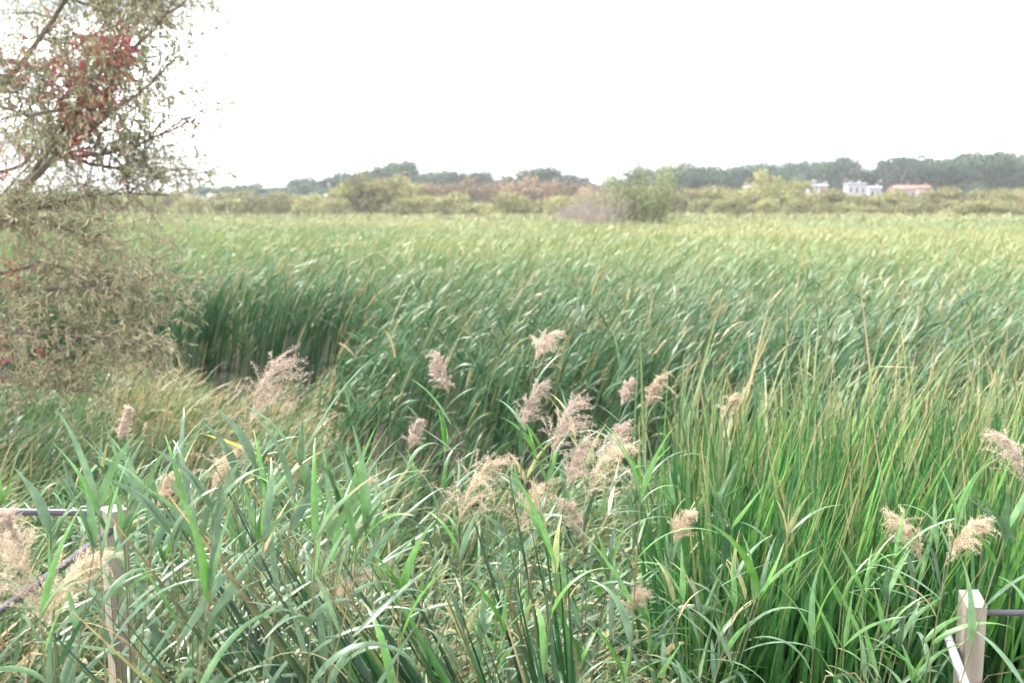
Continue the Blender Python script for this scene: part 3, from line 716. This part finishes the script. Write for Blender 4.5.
def plant(kind, px, ytop, Yd, wscale, label, cat, group, name):
    x = (px - 512) / F * Yd; gz = float(ground_z(np.array(x), np.array(Yd)))
    z = at(px, ytop, Yd).z; H = max(1.5, (z - gz) * (1.17 if kind == 'ridge' else 1.12))
    root = thing(name, label, cat, (x, Yd, gz), rng.uniform(0, 6.28), group)
    cm, tm = K[kind][rng.integers(len(K[kind]))]
    for nm, me in (('trunk', tm), ('crown', cm)):
        o = bpy.data.objects.new(nm, me); col.objects.link(o); o.parent = root
    k = min(2.2, max(1, 10 / H)) if kind == 'ridge' else 1
    root.scale = (H * wscale * k, H * wscale * k, H)
    return root

prof = [(-300, 188), (0, 190), (190, 191), (215, 188), (235, 184), (262, 186), (300, 181), (340, 178), (358, 171), (380, 168), (405, 166), (418, 174), (460, 173), (510, 179), (540, 169), (560, 176), (585, 179), (600, 184), (650, 172), (690, 167), (735, 170), (762, 164), (790, 166), (822, 160), (845, 165), (860, 177), (880, 166), (895, 158), (912, 164), (930, 161), (960, 157), (990, 153), (1030, 158), (1100, 156), (1350, 160)]
P_ = lambda px: float(np.interp(px, [a for a, b in prof], [b for a, b in prof]))
px = -250
while px < 1300:
    q = px + rng.normal(0, 2)
    plant('ridge', q, P_(q) + abs(rng.normal(0, 3.6)), rng.uniform(330, 420), rng.uniform(.9, 1.45), 'dark green tree in the hazy belt along the far ridge', 'tree', 'dark trees along the far ridge', 'ridge_tree')
    px += rng.uniform(8, 14)
px = -250
while px < 1300:
    q = px; px += rng.uniform(13, 22)
    if 738 < q < 762 or 800 < q < 826 or 840 < q < 880 or 884 < q < 935: continue
    plant('ridge', q, P_(q) + rng.uniform(7, 13), rng.uniform(290, 325), rng.uniform(.8, 1.2), 'dark green tree lower on the slope before the far ridge', 'tree', 'dark trees on the slope before the far ridge', 'ridge_tree')
for (px, yt, label) in [(541, 168, 'rounded dark tree standing above the russet thicket'), (405, 165, 'dark tree crowning the highest knoll on the horizon'), (882, 162, 'tall narrow tree with a gap of sky beside it'), (896, 157, 'tallest thin open-crowned tree over the houses'), (912, 162, 'narrow tree next to the tallest thin tree over the houses'), (845, 158, 'thin tree rising at the end of the rounded ridge clump'), (664, 169, 'spindly flat-topped tree behind the green marsh bush'), (677, 169, 'second spindly tree behind the green marsh bush, next to the dense ridge')]:
    plant('thin' if px not in (541, 405) else 'ridge', px, yt, 335, .9, label, 'tree', None, 'ridge_tree')

# shrubs at the marsh edge: (x range, top y, kind, step)
def shrubs(x0, x1, yt, kind, step, Y0, Y1, label, group, name, cat='shrub', jit=2.5, ws=(1., 1.5)):
    px = x0
    while px < x1:
        low_ = 5.5 if any(a < px < b for a, b in ((738, 760), (800, 826), (840, 880), (886, 926))) else 0
        plant(kind, px + rng.normal(0, 1.5), yt + low_ + rng.normal(0, jit), rng.uniform(Y0, Y1), rng.uniform(*ws), label, cat, group, name)
        px += step * rng.uniform(.7, 1.3)
shrubs(-200, 350, 196, 'olive', 15, 185, 225, 'olive shrub at the marsh edge below the low end of the ridge', 'olive shrubs below the low end of the ridge', 'olive_shrub')
shrubs(200, 345, 194, 'lime', 26, 180, 190, 'light green round shrub at the marsh edge below the low end of the ridge', 'light green shrubs below the low end of the ridge', 'lime_shrub')
shrubs(350, 600, 183, 'russet', 12, 195, 225, 'russet brown shrub in the thicket below the knoll', 'russet shrubs in the thicket below the knoll', 'russet_shrub', ws=(.7, 1.1))
shrubs(345, 420, 182, 'olive', 16, 190, 210, 'yellowish olive tree-sized shrub below the knoll', 'yellowish olive shrubs below the knoll', 'olive_shrub', ws=(.7, 1.))
shrubs(400, 610, 198, 'lime', 17, 180, 190, 'small lime bush at the foot of the russet thicket', 'lime bushes at the foot of the russet thicket', 'lime_shrub')
shrubs(560, 700, 188, 'russet', 14, 195, 215, 'brownish shrub behind the lone marsh bush', 'brownish shrubs behind the lone marsh bush', 'russet_shrub', ws=(.7, 1.))
shrubs(690, 1010, 190, 'olive', 9, 190, 225, 'yellow-olive shrub in the hedge-like band before the houses', 'yellow-olive shrubs before the houses', 'olive_shrub')
shrubs(700, 1010, 199, 'lime', 19, 180, 190, 'low lime shrub at the foot of the band before the houses', 'low lime shrubs before the houses', 'lime_shrub')
shrubs(760, 800, 178, 'olive', 13, 225, 240, 'taller olive tree between the pale house and the striped house', 'taller olive trees between two houses', 'olive_tree', 'tree', ws=(.7, .9))
shrubs(935, 1300, 196, 'russet', 24, 195, 215, 'rusty shrub below the highest part of the ridge', 'rusty shrubs below the highest part of the ridge', 'russet_shrub')
shrubs(1010, 1300, 196, 'olive', 14, 205, 225, 'olive shrub below the highest part of the ridge', 'olive shrubs below the highest part of the ridge', 'olive_shrub')
# low light green mound on the right
for (px, lb) in [(965, 'low bright green mound of brambles, its thin end'), (985, 'low bright green mound of brambles, its middle'), (1008, 'low bright green mound of brambles, its full end at the rusty shrubs'), (1035, 'low bright green mound of brambles beyond the others')]:
    plant('lime', px, 203, 172, 2.2, lb, 'bramble', None, 'bramble_mound')

# the lone bush out in the marsh, a dead shrub beside it
def bush(name, label, px, Yd, H, wd, crown=None, faces=2600, twigs=60, seed=1, mat='bark', fs=.03, sub=None):
    g_ = np.random.default_rng(seed); x = (px - 512) / F * Yd
    root = thing(name, label, 'bush', (x, Yd, 0)); m = MB()
    ends = []
    for k in range(twigs):
        a = g_.uniform(0, 6.28); r0 = g_.uniform(0, .25) * wd; r1_ = r0 + g_.uniform(.1, .9) * wd * .5
        h = H * g_.uniform(.5, 1.) * (1 - .45 * (r1_ / wd) ** 2)
        P = curve_pts((math.cos(a) * r0, math.sin(a) * r0, 0), (math.cos(a) * r1_, math.sin(a) * r1_, h), g_.normal(0, .12, 3), 9)
        tube(m, P, np.linspace(.05, .012, 9), 4); ends.append(P)
        for j in range(5):
            i0 = g_.integers(4, 9); q = P[i0] + g_.normal(0, .35, 3) + np.array([0, 0, .35])
            tube(m, curve_pts(P[i0], q, (0, 0, .03), 4), np.linspace(.018, .006, 4), 3)
    m.build('branches' if sub is None else sub, M[mat], root)
    if crown:
        c = MB(); E = np.array(ends); k = g_.integers(0, twigs, faces); i0 = g_.integers(3, 9, faces)
        C = E[k, i0] + g_.normal(0, .42, (faces, 3))
        strips(c, C, g_.uniform(.16, .38, faces), g_.uniform(.09, .2, faces), g_.uniform(0, 6.3, faces), np.repeat(g_.uniform(.6, 2.6, faces)[:, None], 3, 1), g_.uniform(-1, 1, faces), prof_leaf, g_.random(faces), np.zeros(faces))
        c.build('crown', M[crown], root)
    return root
bush('marsh_bush', 'lone green bush standing out in the open marsh', 646, 98, 8.2, 8.2, 'midbush', 5200, 46, 5)
bush('dead_shrub', 'bare pale pinkish dead shrub beside the lone green bush', 600, 96, 4.8, 5.6, None, 0, 110, 6, 'deadtwig')
bush('tall_sapling', 'thin sapling poking above the lone green bush', 634, 97, 8.6, .7, 'midbush', 160, 3, 9)
for px, lb in [(566, 'low bleached twiggy shrub on the outer side of the dead shrub'), (578, 'low bleached twiggy shrub next to the dead shrub')]:
    bush('dead_shrub', lb, px, 120, 3.4, 3.2, None, 0, 40, px, 'deadtwig')

# ------------------------------------------------------------------ houses
def house(px0, px1, ytop, yeave, Yd, wall, roof, label, wins=3, flat=False):
    xc = ((px0 + px1) / 2 - 512) / F * Yd; W = (px1 - px0) / F * Yd; D = W * .7
    gz = float(ground_z(np.array(xc), np.array(Yd))); zt = at(0, ytop, Yd).z - gz; ze = at(0, yeave, Yd).z - gz
    root = thing('house', label, 'house', (xc, Yd, gz - .3))
    m = MB(); box(m, (0, 0, ze / 2), (W, D, ze)); m.build('wall', M[wall], root, smooth=False)
    m = MB(); a, b = W / 2 + .3, D / 2 + .3
    v = np.array([(-a, -b, ze), (a, -b, ze), (a, b, ze), (-a, b, ze), (-a, -b, ze + .2), (a, -b, ze + .2), (a, b, ze + .2), (-a, b, ze + .2), (-a, 0, zt), (a, 0, zt)])
    if flat: v[8:, 2] = ze + .35
    m.add(v, [(0, 3, 2, 1), (0, 1, 5, 4), (2, 3, 7, 6), (4, 5, 9, 8), (6, 7, 8, 9), (1, 2, 6, 5), (3, 0, 4, 7), (5, 6, 9, 9), (7, 4, 8, 8)], np.full(10, .5), np.zeros(10))
    m.build('roof', M[roof], root, smooth=False)
    n = wins
    for fl in range(2):
        for k in range(n):
            wx = -W / 2 + W * (k + .5) / n; wz = ze - 1.5 - fl * 2.8
            if wz < 1: continue
            m = MB(); box(m, (wx, -D / 2 - .03, wz), (W / n * .42, .1, 1.35)); wo = m.build('window', M['wallwhite'], root, smooth=False)
            m = MB(); box(m, (wx, -D / 2 - .06, wz), (W / n * .34, .1, 1.15)); m.build('pane', M['glass'], wo, smooth=False)
    m = MB(); box(m, (W * .25, D * .1, (zt if not flat else ze + .4) + .1), (.6, .6, 1.0)); m.build('chimney', M[roof], root, smooth=False)
    return root
house(742, 758, 184, 188, 262, 'wallwhite', 'roofgrey', 'small pale house with a grey roof at the near end of the band of houses')
house(804, 812, 183, 185, 262, 'wallwhite', 'roofgrey', 'narrow white house, nearer one of the striped pair', 1)
house(815, 823, 183, 185, 264, 'wallpink', 'roofgrey', 'narrow pinkish house, the other of the striped pair', 1)
house(842, 860, 181, 183, 262, 'wallwhite', 'roofgrey', 'bright white flat-roofed house next to a dark tree', 3, True)
house(864, 876, 185, 187, 270, 'wallwhite', 'roofgrey', 'greyish low house half behind green trees', 2)
house(889, 909, 184, 188, 262, 'wallpink', 'roofred', 'pinkish house with a red roof, the wider of two')
house(913, 924, 184, 187, 268, 'wallpink', 'roofred', 'pinkish house with a red roof, the narrower of two', 2)
house(188, 201, 193, 197, 240, 'wallwhite', 'roofgrey', 'small lavender-white house behind the edge of the willow', 2)

# ------------------------------------------------------------------ haze
m = MB(); box(m, (0, 0, 24), (6800, 6800, 51)); hz = m.build('haze', M['mud'], smooth=False)
hm = bpy.data.materials.new('haze_air'); hm.use_nodes = True; hn = hm.node_tree; hn.nodes.clear()
ho = hn.nodes.new('ShaderNodeOutputMaterial'); pv = hn.nodes.new('ShaderNodeVolumePrincipled')
pv.inputs['Color'].default_value = (.93, .96, 1, 1); pv.inputs['Density'].default_value = .00032; pv.inputs['Anisotropy'].default_value = .2
hn.links.new(pv.outputs[0], ho.inputs['Volume']); hz.data.materials.clear(); hz.data.materials.append(hm); tag(hz, kind='stuff')
